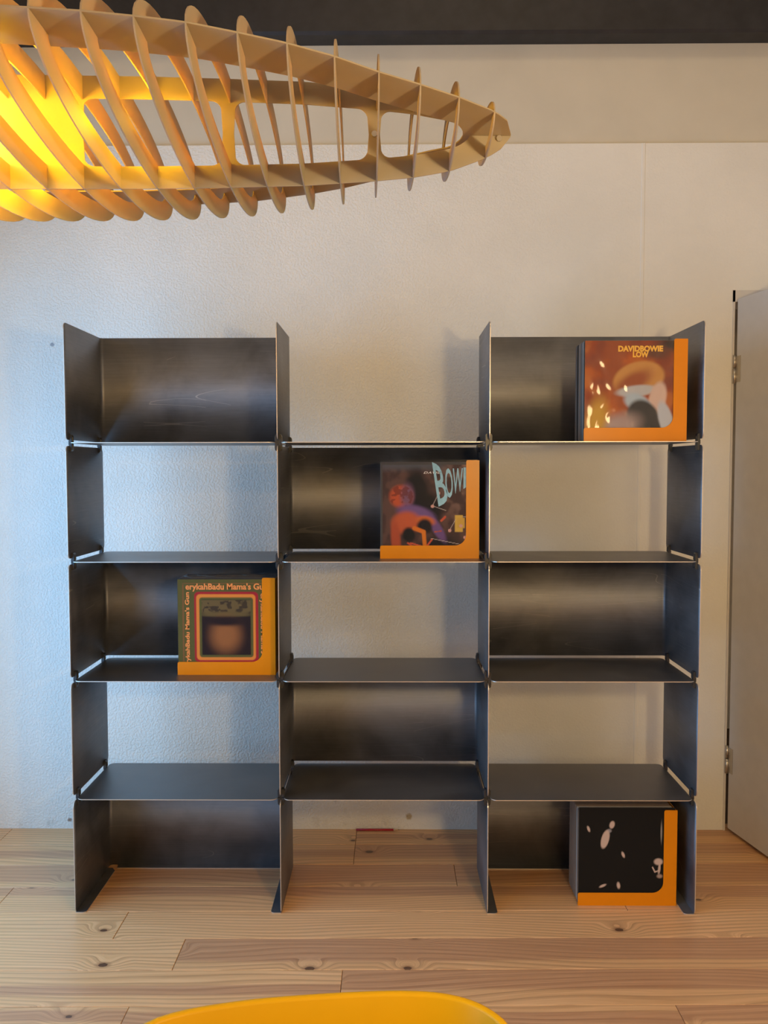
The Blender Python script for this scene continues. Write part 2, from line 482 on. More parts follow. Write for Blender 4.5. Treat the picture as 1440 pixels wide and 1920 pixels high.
hearts = {0: [(0, 0), (0, 0), (0.2, 0.5), (0.3, 0.8)], 1: [(0.1, 0.4), (0.3, 0.75), (0.3, 1.1), (0.4, 1.1)], 2: [(0.18, 1.1), (0.12, 1.1), (0.5, 1.1)],
          3: [(0.6, 1.1), (0.55, 1.1), (0.5, 1.1)], 4: [(0, 0), (0, 0), (0, 0)], 5: [(0, 0), (0.22, 1.1), (0.3, 1.1)], 6: [(0.25, 0.58), (0.38, 1.1), (0.3, 1.1)]}
rr = random.Random(3)
for i, (y0, y1) in enumerate(rows):
    if i in joints: js, tn = joints[i], tones[i]
    else:
        x = XL + rr.uniform(0.3, 1.6); js = []
        while x < XR - 0.3:
            js.append(x); x += rr.uniform(1.2, 2.1)
        tn = [rr.uniform(0.0, 0.4) for _ in range(len(js) + 1)]
        hearts[i] = [(lambda q: (q, q + rr.uniform(0.2, 0.7)))(rr.uniform(-0.1, 0.6)) for _ in range(len(js) + 1)]
    xs = [XL] + js + [XR]
    for k in range(len(xs) - 1):
        x0, x1 = xs[k] + 0.0007, xs[k + 1] - 0.0007
        a0, a1 = y0 + 0.0009, y1 - 0.0009
        bev = 0.0012; dz = rr.uniform(-0.0004, 0.0004)
        def sh(x, yy): return yy + SLOPE * x
        P = [(x0, sh(x0, a0)), (x1, sh(x1, a0)), (x1, sh(x1, a1)), (x0, sh(x0, a1))]
        Q = [(x0 + bev, sh(x0, a0) + bev), (x1 - bev, sh(x1, a0) + bev), (x1 - bev, sh(x1, a1) - bev), (x0 + bev, sh(x0, a1) - bev)]
        mb = MB()
        v = [(p[0], p[1], -0.018) for p in P] + [(p[0], p[1], -bev + dz) for p in P] + [(p[0], p[1], dz) for p in Q]
        fs = [(3, 2, 1, 0), (8, 9, 10, 11)]
        for j in range(4):
            j2 = (j + 1) % 4
            fs += [(j, j2, 4 + j2, 4 + j), (4 + j, 4 + j2, 8 + j2, 8 + j)]
        mb.add(v, fs)
        o = mb.build('floor_plank', [MAT['wood']], floor)
        o['tone'] = float(tn[k])
        hf, ht = hearts[i][k]
        o['heart_from'] = float(y0 + hf * (y1 - y0)); o['heart_to'] = float(y0 + ht * (y1 - y0)) if ht else -99.0

# ------------------------------------------------------------------ open door on the right
door = empty('door_1', (1.358, 0.640, 0.0), R(-90 + 11))
tag(door, kind='structure')
b = MB()
b.prism([(p[0], 0.0, p[1]) for p in rounded_rect(0.004, 0.85, 0.016, 2.093, 0.004, 2)], (0, 0.04, 0))
b.build('door_leaf', [MAT['door']], door)
for z in (0.29, 1.825):
    b = MB()
    b.tube([(-0.004, -0.004, z - 0.055), (-0.004, -0.004, z + 0.003)], 0.007, 10)
    b.tube([(-0.004, -0.004, z + 0.005), (-0.004, -0.004, z + 0.055)], 0.0062, 10)
    b.box(-0.004, 0.03, -0.0015, 0.0005, z - 0.05, z + 0.05)
    b.build('hinge', [MAT['hinge']], door)
b = MB()
b.tube([(0.79, -0.03, 1.02), (0.79, 0.0, 1.02)], 0.011, 12); b.tube([(0.795, -0.035, 1.02), (0.68, -0.035, 1.02)], 0.009, 12)
b.build('door_handle', [MAT['hinge']], door)
b = MB()   # frame of the door opening
b.box(DX0 - 0.006, DX0 + 0.002, WY - 0.004, WY + 0.16, 0, DH + 0.014)
b.box(DX1 - 0.03, DX1, WY - 0.004, WY + 0.16, 0, DH + 0.014)
b.box(DX0 - 0.006, DX1, WY - 0.004, WY + 0.16, DH - 0.03, DH + 0.014)
tag(b.build('trim_3', [MAT['door']]), kind='structure')

# ------------------------------------------------------------------ steel shelving unit
W = 0.67
UX = [-1.5 * W, -0.5 * W, 0.5 * W, 1.5 * W]
ZS = [0.0, 0.3776, 0.7638, 1.1483, 1.528, 1.9063]     # floor, four shelf levels, top
DEP = 0.343
T = 0.0026
GAP = 0.0095
unit = empty('shelving_unit', (0, 0, 0))
tag(unit, 'modular raw steel shelving unit of three columns standing before the wall', 'shelf')


def sheet(name, path, z0, z1, rad0, rad1, parent):
    """path: plan centre line (x, y) of a folded sheet; free ends get rounded corners of radius rad0 / rad1"""
    P = [Vector((p[0], p[1])) for p in path]
    d = [0.0]
    for i in range(1, len(P)): d.append(d[-1] + (P[i] - P[i - 1]).length)
    L = d[-1]
    ss = set()
    for k in range(7):
        t = 1 - math.cos(k / 6 * math.pi / 2)
        if rad0: ss.add(round(rad0 * t, 6))
        if rad1: ss.add(round(L - rad1 * t, 6))
    for x in d: ss.add(round(x, 6))
    ss = sorted(ss)
    A = []
    for s_ in ss:
        i = 1
        while i < len(d) - 1 and d[i] < s_ - 1e-7: i += 1
        t = (s_ - d[i - 1]) / max(d[i] - d[i - 1], 1e-9)
        p = P[i - 1].lerp(P[i], t)
        # normal averaged at vertices
        tan = (P[i] - P[i - 1]).normalized()
        if abs(s_ - d[i]) < 1e-6 and i + 1 < len(P): tan = (tan + (P[i + 1] - P[i]).normalized()).normalized()
        n = Vector((-tan.y, tan.x))
        cut = 0
        if rad0 and s_ < rad0: cut = rad0 - math.sqrt(max(rad0 ** 2 - (rad0 - s_) ** 2, 0))
        if rad1 and L - s_ < rad1: cut = rad1 - math.sqrt(max(rad1 ** 2 - (rad1 - (L - s_)) ** 2, 0))
        A.append((p, n, cut))
    mb = MB()
    v = []
    for p, n, cut in A:
        for sg in (1, -1):
            q = p + n * (T / 2 * sg)
            v += [(q.x, q.y, z0 + cut), (q.x, q.y, z1 - cut)]
    mb.v = v
    N = len(A)
    def face(ids, m, sm): mb.f.append(ids); mb.m.append(m); mb.sm.append(sm)
    for i in range(N - 1):
        o = 4 * i; q = o + 4
        face([o, q, q + 1, o + 1], 0, True)
        face([o + 2, o + 3, q + 3, q + 2], 0, True)
        face([o + 1, q + 1, q + 3, o + 3], 1, False)
        face([o, o + 2, q + 2, q], 1, False)
    face([0, 1, 3, 2], 1, False)
    o = 4 * (N - 1); face([o, o + 2, o + 3, o + 1], 1, False)
    return mb


def u_path(x0, x1, depth, r=0.013):
    pts = [(x0, 0.0)]
    for k in range(6):
        a = math.pi - k / 5 * math.pi / 2
        pts.append((x0 + r + r * math.cos(a), depth - r + r * math.sin(a)))
    for k in range(6):
        a = math.pi / 2 - k / 5 * math.pi / 2
        pts.append((x1 - r + r * math.cos(a), depth - r + r * math.sin(a)))
    pts.append((x1, 0.0))
    return pts


for row in range(5):       # row 0 is the bottom one
    z0 = 0.0 if row == 0 else ZS[row] + GAP
    z1 = ZS[row + 1] - GAP if row < 4 else ZS[5]
    cols = (0, 2) if row % 2 == 0 else (1,)
    for cidx in cols:
        mb = sheet('bent_panel', u_path(UX[cidx], UX[cidx + 1], DEP), z0, z1, 0.019, 0.019 if row else 0.019, unit)
        if row == 0:     # feet: flanges folded in along the floor
            for (xa, sg) in ((UX[cidx], 1), (UX[cidx + 1], -1)):
                prof = [(xa, 0.004)]
                for k in range(6):
                    a = -math.pi / 2 + k / 5 * math.pi / 2
                    prof.append((xa + sg * (0.022 + 0.012 * math.cos(a)), 0.016 + 0.012 * math.sin(a)))
                prof += [(xa + sg * 0.034, 0.292), (xa + sg * 0.02, 0.312), (xa, 0.312)]
                mb.prism([(p[0], p[1], 0.0002) for p in prof], (0, 0, T), 0, 1)
            mb.prism([(UX[cidx] + 0.03, DEP, 0.0002), (UX[cidx] + 0.036, DEP - 0.03, 0.0002), (UX[cidx + 1] - 0.036, DEP - 0.03, 0.0002), (UX[cidx + 1] - 0.03, DEP, 0.0002)], (0, 0, T), 0, 1)
        mb.build('bent_panel', [MAT['steel'], MAT['edge']], unit)
    if row % 2 == 1:
        for xi in (0, 3):
            mb = sheet('side_panel', [(UX[xi], 0.0), (UX[xi], DEP)], z0, z1, 0.019, 0.019, unit)
            mb.build('side_panel', [MAT['steel'], MAT['edge']], unit)
INS = 0.0105
for lv in range(1, 5):
    for cidx in range(3):
        mb = MB()
        pts = rounded_rect(UX[cidx] + INS, UX[cidx + 1] - INS, 0.0, DEP - 0.004, 0.02, 5)
        mb.prism([(p[0], p[1], ZS[lv] - T / 2) for p in pts], (0, 0, T), 0, 1)
        mb.build('shelf_board', [MAT['steel_shelf'], MAT['edge']], unit)

def clip_mesh(sides):
    mb = MB()
    for sg in sides:
        for zz in (-1, 1):
            x0, x1 = sg * (T / 2 + 0.0002), sg * 0.0105
            za, zb = zz * 0.0022, zz * 0.0265
            pts = [(x0, za), (x1, za), (x1, zb - zz * 0.004), (x1 - sg * 0.003, zb), (x0, zb)]
            mb.prism([(p[0], -0.0095, p[1]) for p in pts], (0, 0.019, 0))
            mb.prism([(sg * 0.0103, -0.0025, zz * 0.004), (sg * 0.0122, -0.0018, zz * 0.004), (sg * 0.0122, 0.0018, zz * 0.004), (sg * 0.0103, 0.0025, zz * 0.004)], (0, 0, zz * 0.015))
    mb.box(-0.0095 if -1 in sides else -0.001, 0.0095 if 1 in sides else 0.001, -0.006, 0.006, -0.0068, 0.0068)
    return mb.mesh('clip', [MAT['clip']])


clip_me = [clip_mesh((1,)), clip_mesh((-1, 1)), clip_mesh((-1, 1)), clip_mesh((-1,))]
for lv in range(1, 5):
    for x, cm in zip(UX, clip_me):
        for yy in (0.034, 0.300):
            link('clip', cm, unit, (x, yy, ZS[lv]))

# ------------------------------------------------------------------ record holders and records
HW, HH, HD, HT = 0.324, 0.322, 0.156, 0.002


def holder(x, y, z, label):
    root = empty('record_holder', (x, y, z))
    tag(root, label, 'holder', 'orange metal record holders on the shelving unit')
    s_, fr, rc = 0.043, 0.036, 0.006
    pts = [(0, 0), (HW, 0), (HW, HH - 0.0005)]
    pts += [(HW - s_ + rc + rc * math.cos(R(a)), HH - rc + rc * math.sin(R(a))) for a in (90, 112, 135, 158, 180)]
    pts += [(HW - s_ - fr + fr * math.cos(R(a)), s_ + fr + fr * math.sin(R(a))) for a in range(0, -91, -10)]
    pts += [(rc + rc * math.cos(R(a)), s_ - rc + rc * math.sin(R(a))) for a in (90, 112, 135, 158, 180)]
    mb = MB(); mb.prism([(p[0], 0, p[1]) for p in pts], (0, HT, 0)); mb.build('front_frame', [MAT['orange']], root)
    mb = MB(); mb.box(HW - HT, HW, HT, HD, 0, HH - 0.004); mb.build('side_plate', [MAT['orange']], root)
    mb = MB(); mb.box(0.002, HW - HT, HT, HD, 0, HT); mb.build('base_plate', [MAT['orange']], root)
    mb = MB(); mb.prism([(p[0], HD, p[1]) for p in rounded_rect(0.05, HW, 0, HH * 0.7, 0.012, 4, (0, 1, 1, 0))], (0, HT, 0)); mb.build('back_plate', [MAT['orange']], root)
    return root


def smooth(e0, e1, x):
    t = np.clip((x - e0) / (e1 - e0 + 1e-9), 0, 1)
    return t * t * (3 - 2 * t)


def vnoise(n, cells, seed):
    rs = np.random.RandomState(seed)
    g = rs.rand(cells + 2, cells + 2)
    t = np.linspace(0, cells - 1e-6, n); i = t.astype(int); f = t - i; f = f * f * (3 - 2 * f)
    A = g[i][:, i] * (1 - f)[None, :] + g[i][:, i + 1] * f[None, :]
    B = g[i + 1][:, i] * (1 - f)[None, :] + g[i + 1][:, i + 1] * f[None, :]
    return A * (1 - f)[:, None] + B * f[:, None]


def fbm(n, cells, seed):
    return sum(vnoise(n, cells * 2 ** k, seed + k) / 2 ** k for k in range(4)) / 1.875


class Paint:
    """flat print: colours laid on a grid; u to the right, v downwards, both 0..1"""
    def __init__(self, n, base):
        self.n = n
        t = (np.arange(n) + 0.5) / n
        self.u, self.v = np.meshgrid(t, t)
        self.c = np.ones((n, n, 3)) * np.array(base)

    def lay(self, mask, col):
        m = np.clip(mask, 0, 1)[..., None]
        self.c = self.c * (1 - m) + np.array(col) * m if not callable(col) else self.c

    def ell(self, cx, cy, rx, ry, col, soft=0.12, rot=0.0, amt=1.0):
        du, dv = self.u - cx, self.v - cy
        a = math.radians(rot); x = du * math.cos(a) + dv * math.sin(a); y = -du * math.sin(a) + dv * math.cos(a)
        d = np.sqrt((x / rx) ** 2 + (y / ry) ** 2)
        self.lay((1 - smooth(1 - soft, 1 + soft, d)) * amt, col)

    def rrect(self, x0, x1, y0, y1, r, col, soft=0.006):
        cx, cy, hx, hy = (x0 + x1) / 2, (y0 + y1) / 2, (x1 - x0) / 2, (y1 - y0) / 2
        qx, qy = np.abs(self.u - cx) - hx + r, np.abs(self.v - cy) - hy + r
        d = np.sqrt(np.maximum(qx, 0) ** 2 + np.maximum(qy, 0) ** 2) + np.minimum(np.maximum(qx, qy), 0) - r
        self.lay(1 - smooth(-soft, soft, d), col)

    def poly(self, pts, col, soft=0.008):
        """convex polygon, clockwise on screen"""
        d = np.full_like(self.u, -9.0)
        n = len(pts)
        for i in range(n):
            (x0, y0), (x1, y1) = pts[i], pts[(i + 1) % n]
            ex, ey = x1 - x0, y1 - y0; L = math.hypot(ex, ey)
            d = np.maximum(d, ((self.u - x0) * ey - (self.v - y0) * ex) / L)
        self.lay(1 - smooth(-soft, soft, d), col)

    def line(self, x0, y0, x1, y1, w, col, amt=1.0):
        ex, ey = x1 - x0, y1 - y0; L2 = ex * ex + ey * ey
        t = np.clip(((self.u - x0) * ex + (self.v - y0) * ey) / L2, 0, 1)
        d = np.hypot(self.u - x0 - t * ex, self.v - y0 - t * ey)
        self.lay((1 - smooth(w * 0.5, w, d)) * amt, col)

    def build(self, name, size, parent, loc):
        n = self.n
        t = np.linspace(0, size, n + 1)
        X, Zz = np.meshgrid(t, size - t)
        v = np.stack([X.ravel(), np.zeros(X.size), Zz.ravel()], 1)
        i = np.arange(n); I, J = np.meshgrid(i, i)
        a = (J * (n + 1) + I).ravel()
        f = np.stack([a, a + n + 1, a + n + 2, a + 1], 1)
        me = bpy.data.meshes.new(name)
        me.from_pydata(v.tolist(), [], f.tolist())
        ca = me.color_attributes.new('ink', 'FLOAT_COLOR', 'CORNER')
        col = np.concatenate([self.c.reshape(-1, 3) * 0.85, np.ones((n * n, 1))], 1)
        ca.data.foreach_set('color', np.repeat(col, 4, axis=0).astype(np.float32).ravel())
        me.materials.append(MAT['print'])
        return link(name, me, parent, loc)


def text_mesh(s_, size=1.0, bold=0.0, spacing=1.0):
    cu = bpy.data.curves.new('lettering', 'FONT')
    cu.body = s_; cu.size = size; cu.offset = bold; cu.space_character = spacing; cu.resolution_u = 3
    tmp = bpy.data.objects.new('lettering_source', cu)
    COL.objects.link(tmp)
    dg = bpy.context.evaluated_depsgraph_get()
    me = bpy.data.meshes.new_from_object(tmp.evaluated_get(dg))
    bpy.data.objects.remove(tmp); bpy.data.curves.remove(cu)
    return me


def lettering(s_, parent, mat, fn, bold=0.0, spacing=1.0, name='lettering'):
    """fn maps normalised text box (0..1, 0..1 from baseline up) to cover x, z in metres"""
    me = text_mesh(s_, 1.0, bold, spacing)
    co = np.zeros(len(me.vertices) * 3); me.vertices.foreach_get('co', co); co = co.reshape(-1, 3)
    mn, mx = co.min(0), co.max(0)
    out = [(lambda q: (q[0], 0.0, q[1]))(fn((p[0] - mn[0]) / (mx[0] - mn[0]), (p[1] - mn[1]) / (mx[1] - mn[1]))) for p in co]
    me.vertices.foreach_set('co', np.array(out).ravel())
    me.materials.clear(); me.materials.append(mat)
    me.update()
    me.name = name
    return link(name, me, parent, (0, -0.0006, 0))


REC = 0.3145
rec_meshes = []
for k in range(5):
    mb = MB()
    mb.box(0, REC, 0, 0.0042, 0, REC, 0)
    mb.box(-0.0009, 0.0006, 0.0003, 0.0039, 0.004, REC - 0.004, 0)
    rec_meshes.append(mb.mesh('record', [CARD[k]]))
film_rs = random.Random(11)


def film_sheet(w, h, amp, seed, n=44, sc=26.0):
    """a clear sleeve front, slightly crumpled; folds over the top edge"""
    v, f = [], []
    for j in range(n + 1):
        for i in range(n + 1):
            x, z = w * i / n, h * j / n
            a = noise.noise(Vector((x * sc, z * sc, seed))) + 0.6 * noise.noise(Vector((x * sc * 2.3, z * sc * 1.2, seed + 5)))
            e = min(1.0, min(i, n - i, j, n - j) / 4.0)
            v.append((x, -abs(amp) - amp * a * 0.8 * (0.25 + 0.75 * e), z))
    for j in range(n):
        for i in range(n):
            p = j * (n + 1) + i
            f.append((p, p + 1, p + n + 2, p + n + 1))
    mb = MB(); mb.add(v, f, 0, True)
    return mb


def records(hx, hy, hz, n, seed, palette, group_label, group, front_label, front_dz=0.0):
    """fill one holder; returns the front record"""
    rs = random.Random(seed)
    base = hz + HT
    pitch = (HD - 0.010) / n
    front = None
    for k in range(n):
        me = rec_meshes[palette[rs.randrange(len(palette))]] if k else rec_meshes[0]
        yy = hy + 0.0048 + k * pitch
        dx = rs.uniform(-0.001, 0.002) if k else 0.0
        o = link('record', me, None, (hx + 0.0025 + dx, yy, base))
        o.rotation_euler = (R(-rs.uniform(0.1, 0.35)), 0, 0)
        if k == 0:
            o.rotation_euler = (0, 0, 0); o.location.z += front_dz
            front = o
            tag(o, front_label, 'record', group)
        else:
            tag(o, group_label, 'record', group)
    return front


H = [(0.634, 0.018, ZS[4] + T / 2), (-0.0120, 0.090, ZS[3] + T / 2), (-0.6815, 0.085, ZS[2] + T / 2), (0.6400, 0.060, 0.0003)]
holder(*H[0], 'orange metal record holder on the top right shelf, two clips from the door side')
holder(*H[1], 'orange metal record holder in the middle column of the shelving unit')
holder(*H[2], 'orange metal record holder in the left column of the shelving unit')
holder(*H[3], 'orange metal record holder standing on the wooden floor under the lowest right shelf')

PN = 128
# --- top right: cloudy red-orange cover (generic colour study)
f0 = records(*H[0], 20, 1, (0, 1, 1, 2, 3), 'thin record packed upright behind the red-orange cover on the top right shelf', 'records in the top right holder',
             'record with a cloudy red-orange cover and yellow title in crinkled clear film')
p = Paint(PN, (0.30, 0.055, 0.018))
nA, nB = fbm(PN, 3, 5), fbm(PN, 5, 15)
p.lay(smooth(0.45, 0.65, nA), (0.47, 0.105, 0.018)); p.lay(smooth(0.50, 0.72, nB) * 0.7, (0.52, 0.15, 0.025)); p.lay(smooth(0.55, 0.30, nB) * 0.55, (0.20, 0.05, 0.03))
p.ell(0.90, 0.04, 0.16, 0.07, (0.05, 0.035, 0.03), 0.6); p.ell(0.72, 0.12, 0.14, 0.06, (0.14, 0.05, 0.03), 0.7)
p.ell(0.54, 0.38, 0.26, 0.17, (0.58, 0.27, 0.07), 0.10, -14); p.ell(0.48, 0.42, 0.20, 0.09, (0.34, 0.09, 0.03), 0.5, -30)
p.ell(0.52, 0.50, 0.20, 0.055, (0.50, 0.48, 0.46), 0.25, -6); p.ell(0.73, 0.58, 0.085, 0.17, (0.66, 0.46, 0.36), 0.2, 12)
p.ell(0.53, 0.62, 0.14, 0.085, (0.42, 0.50, 0.55), 0.25, 25)
p.ell(0.60, 0.82, 0.17, 0.24, (0.035, 0.035, 0.038), 0.12, -22); p.ell(0.82, 0.80, 0.07, 0.20, (0.50, 0.52, 0.55), 0.2, -16)
p.ell(0.30, 0.88, 0.25, 0.13, (0.42, 0.30, 0.26), 0.5, -20); p.ell(0.12, 0.80, 0.10, 0.22, (0.60, 0.33, 0.04), 0.6, 10)
p.build('cover_print', REC, f0, (0, -0.0004, 0))
def box_fn(x0, x1, z0, z1): return lambda a, b_: (x0 + a * (x1 - x0), z0 + b_ * (z1 - z0))
lettering('DAVIDBOWIE', f0, MAT['ink_yellow'], box_fn(0.104, 0.245, 0.280, 0.299), 0.05, 1.0, 'title_lettering')
lettering('LOW', f0, MAT['ink_yellow'], box_fn(0.150, 0.200, 0.262, 0.281), 0.05, 1.0, 'title_lettering')
film_sheet(0.3155, 0.317, 0.0014, 3.0, n=60, sc=24.0).build('plastic_sleeve', [MAT['film_crinkled']], f0, (-0.001, -0.0007, 0))

# --- middle column: dark brick-brown cover with red, violet and blue forms (generic colour study)
f1 = records(*H[1], 20, 2, (1, 2, 1, 3), 'thin record packed upright behind the brown and violet cover in the middle column', 'records in the middle column holder',
             'record with dark brown cover, pale blue lettering and red and violet shapes')
p = Paint(PN, (0.065, 0.034, 0.028))
nA, nB = fbm(PN, 9, 25), fbm(PN, 4, 31)
p.lay(smooth(0.40, 0.62, nA) * 0.7, (0.13, 0.065, 0.048)); p.lay(smooth(0.45, 0.7, nA) * smooth(0.45, 0.95, p.u) * smooth(0.75, 0.2, p.v), (0.26, 0.15, 0.105))
p.lay(smooth(0.10, 0.0, p.v) * smooth(0.8, 0.5, p.u) * 0.8, (0.09, 0.10, 0.11))
p.ell(0.36, 0.28, 0.12, 0.22, (0.012, 0.011, 0.013), 0.35); p.ell(0.50, 0.48, 0.14, 0.20, (0.013, 0.011, 0.012), 0.4); p.ell(0.60, 0.92, 0.20, 0.16, (0.012, 0.011, 0.013), 0.4)
p.ell(0.20, 0.34, 0.125, 0.12, (0.50, 0.085, 0.03), 0.25); p.ell(0.265, 0.33, 0.07, 0.12, (0.20, 0.09, 0.13), 0.5); p.lay(smooth(0.55, 0.62, fbm(PN, 20, 9)) * (np.hypot((p.u - 0.2) / 0.125, (p.v - 0.34) / 0.12) < 1) * 0.7, (0.16, 0.03, 0.02))
p.ell(0.36, 0.53, 0.20, 0.09, (0.17, 0.09, 0.21), 0.3, 14); p.ell(0.58, 0.68, 0.05, 0.17, (0.16, 0.08, 0.20), 0.35, -32)
p.ell(0.25, 0.62, 0.15, 0.12, (0.52, 0.10, 0.035), 0.3, -8); p.ell(0.14, 0.80, 0.05, 0.20, (0.42, 0.075, 0.03), 0.35, -4); p.ell(0.46, 0.60, 0.10, 0.05, (0.62, 0.14, 0.03), 0.4, 10)
p.ell(0.28, 0.75, 0.07, 0.08, (0.01, 0.01, 0.011), 0.3); p.ell(0.45, 0.66, 0.08, 0.08, (0.012, 0.01, 0.013), 0.3)
p.line(0.34, 0.68, 0.44, 0.72, 0.03, (0.70, 0.17, 0.02)); p.line(0.44, 0.72, 0.455, 0.90, 0.028, (0.70, 0.19, 0.02))
p.line(0.27, 0.84, 0.39, 0.92, 0.012, (0.55, 0.09, 0.04)); p.line(0.30, 0.84, 0.44, 0.88, 0.010, (0.6, 0.1, 0.05)); p.line(0.47, 0.88, 0.53, 0.80, 0.012, (0.6, 0.1, 0.05)); p.line(0.63, 0.60, 0.67, 0.56, 0.016, (0.55, 0.09, 0.04))
p.line(0.56, 0.72, 0.63, 0.71, 0.008, (0.5, 0.09, 0.05))
p.rrect(0.775, 0.86, 0.54, 0.72, 0.004, (0.66, 0.40, 0.07)); p.rrect(0.80, 0.88, 0.57, 0.68, 0.004, (0.62, 0.36, 0.06))
LN = (0.55, 0.44, 0.36)
for (x0, y0, x1, y1) in ((0.60, 0.31, 0.535, 0.44), (0.535, 0.44, 0.68, 0.49), (0.93, 0.56, 0.89, 0.77), (0.72, 0.70, 0.78, 0.59), (0.94, 0.79, 0.985, 0.87), (0.52, 0.79, 0.86, 0.86), (0.86, 0.56, 0.93, 0.56)):
    p.line(x0, y0, x1, y1, 0.0045, LN, 0.8)
for (x, y_) in ((0.60, 0.305), (0.535, 0.445), (0.92, 0.565), (0.72, 0.705), (0.885, 0.78), (0.935, 0.80), (0.84, 0.655)):
    p.ell(x, y_, 0.018, 0.018, (0.66, 0.34, 0.26), 0.2)
p.build('cover_print', REC * 0.97, f1, (0.006, -0.0004, 0))
RC1 = REC
lettering('DAVID', f1, MAT['ink_white'], lambda a, b_: (0.140 + a * 0.056 + 0.004 * b_, 0.276 + b_ * 0.007), 0.0, 1.1, 'title_lettering')


for ch, xa, xb, ta, tb_, ba, bb, ln in (('B', 0.178, 0.212, 0.314, 0.298, 0.168, 0.186, 0.022), ('O', 0.211, 0.235, 0.296, 0.292, 0.192, 0.202, 0.006),
                                       ('W', 0.235, 0.268, 0.293, 0.294, 0.207, 0.222, 0.0), ('I', 0.270, 0.279, 0.296, 0.296, 0.226, 0.232, 0.0)):
    def glyph(a, b_):     # tall flared capitals
        t = ta + (tb_ - ta) * a; q = ba + (bb - ba) * a
        return (xa + a * (xb - xa) - ln * (b_ - 0.5), q + b_ * (t - q))
    lettering(ch, f1, MAT['ink_cyan'], glyph, 0.012, 1.0, 'title_lettering')
film_sheet(0.319, 0.322, 0.0005, 8.0, sc=12.0).build('plastic_sleeve', [MAT['film']], f1, (-0.004, -0.0007, 0))

# --- left column: olive cover with a framed dark picture (generic)
f2 = records(*H[2], 20, 3, (0, 1, 4), 'thin record packed upright behind the olive cover in the left column', 'records in the left column holder',
             'record with an olive cover, orange lettering and a red-framed dark picture in the left column')
OL = (0.115, 0.108, 0.032)
p = Paint(PN, OL)
p.line(0.055, 0.06, 0.055, 1.0, 0.006, (0.30, 0.11, 0.045), 0.8); p.line(0.055, 0.045, 1.0, 0.045, 0.006, (0.30, 0.11, 0.045), 0.8)
p.rrect(0.173, 0.844, 0.131, 0.874, 0.045, (0.42, 0.022, 0.035)); p.rrect(0.194, 0.815, 0.156, 0.853, 0.04, (0.80, 0.27, 0.05))
p.rrect(0.225, 0.79, 0.19, 0.823, 0.03, OL)
p.rrect(0.251, 0.764, 0.215, 0.798, 0.004, (0.022, 0.013, 0.016))
inside = (p.u > 0.251) & (p.u < 0.764) & (p.v > 0.215) & (p.v < 0.798)
keep = p.c.copy()
hat = fbm(PN, 24, 41)
p.ell(0.50, 0.27, 0.32, 0.12, (0.16, 0.11, 0.045), 0.10); p.lay((np.hypot((p.u - 0.5) / 0.32, (p.v - 0.27) / 0.12) < 0.95) * smooth(0.50, 0.60, hat) * 0.8, (0.035, 0.024, 0.02))
p.ell(0.50, 0.37, 0.27, 0.028, (0.15, 0.105, 0.04), 0.4)
p.ell(0.50, 0.59, 0.15, 0.17, (0.32, 0.125, 0.045), 0.6); p.ell(0.50, 0.44, 0.22, 0.05, (0.022, 0.013, 0.016), 0.5)
p.c = np.where(inside[..., None], p.c, keep)
p.build('cover_print', REC, f2, (0, -0.0004, 0))
lettering("erykahBadu Mama's Gun", f2, MAT['ink_orange'], box_fn(0.026, 0.296, 0.274, 0.302), 0.03, 1.0, 'title_lettering')
lettering("erykahBadu Mama's Gun", f2, MAT['ink_orange'], lambda a, b_: (0.042 - b_ * 0.019, 0.022 + a * 0.250), 0.03, 1.0, 'title_lettering')
lettering("erykahBadu Mama's Gun", f2, MAT['ink_orange'], lambda a, b_: (0.269 + b_ * 0.019, 0.268 - a * 0.250), 0.03, 1.0, 'title_lettering')
film_sheet(0.317, 0.322, 0.0004, 14.0, sc=10.0).build('plastic_sleeve', [MAT['film']], f2, (-0.001, -0.0007, 0))
mbf = MB()   # crumpled sleeve mouths standing above the packed records
for k in range(7):
    y0 = 0.012 + k * 0.018
    n = 40
    v = []
    for i in range(n + 1):
        x = 0.002 + 0.312 * i / n
        for j in range(4):
            v.append((x, y0 + 0.006 * noise.noise(Vector((x * 30, j * 0.8, k * 3.1))), REC + 0.001 + j * 0.0032 + 0.0012 * noise.noise(Vector((x * 25, j, k * 7.7)))))
    mbf.add(v, [(i * 4 + j, (i + 1) * 4 + j, (i + 1) * 4 + j + 1, i * 4 + j + 1) for i in range(n) for j in range(3)], 0, True)
mbf.build('sleeve_mouth', [MAT['film']], f2)

# --- floor: black cover with scattered pale marks (generic)
f3 = records(*H[3], 20, 4, (3, 2, 3, 3), 'thin record packed upright behind the black cover in the floor holder', 'records in the floor holder',
             'record with a plain black cover and scattered pale marks in the floor holder', 0.011)
p = Paint(PN, (0.012, 0.011, 0.010))
PK = (0.62, 0.45, 0.36)
p.ell(0.345, 0.18, 0.026, 0.040, PK, 0.25, 15); p.ell(0.315, 0.245, 0.025, 0.020, (0.30, 0.27, 0.27), 0.4); p.ell(0.275, 0.335, 0.040, 0.10, PK, 0.15, 14)
p.ell(0.10, 0.225, 0.013, 0.032, PK, 0.4, -20); p.ell(0.465, 0.50, 0.014, 0.033, PK, 0.4, -22); p.ell(0.255, 0.835, 0.038, 0.013, PK, 0.35, -24); p.ell(0.42, 0.83, 0.017, 0.035, PK, 0.4, -8)
p.ell(0.835, 0.575, 0.045, 0.035, PK, 0.3); p.ell(0.845, 0.65, 0.012, 0.06, PK, 0.4, 5); p.line(0.775, 0.635, 0.80, 0.685, 0.009, PK); p.line(0.80, 0.685, 0.84, 0.67, 0.009, PK); p.ell(0.85, 0.73, 0.028, 0.02, (0.40, 0.28, 0.22), 0.5)
p.ell(0.862, 0.26, 0.007, 0.10, (0.36, 0.32, 0.28), 0.6)
p.build('cover_print', REC, f3, (0, -0.0004, 0))

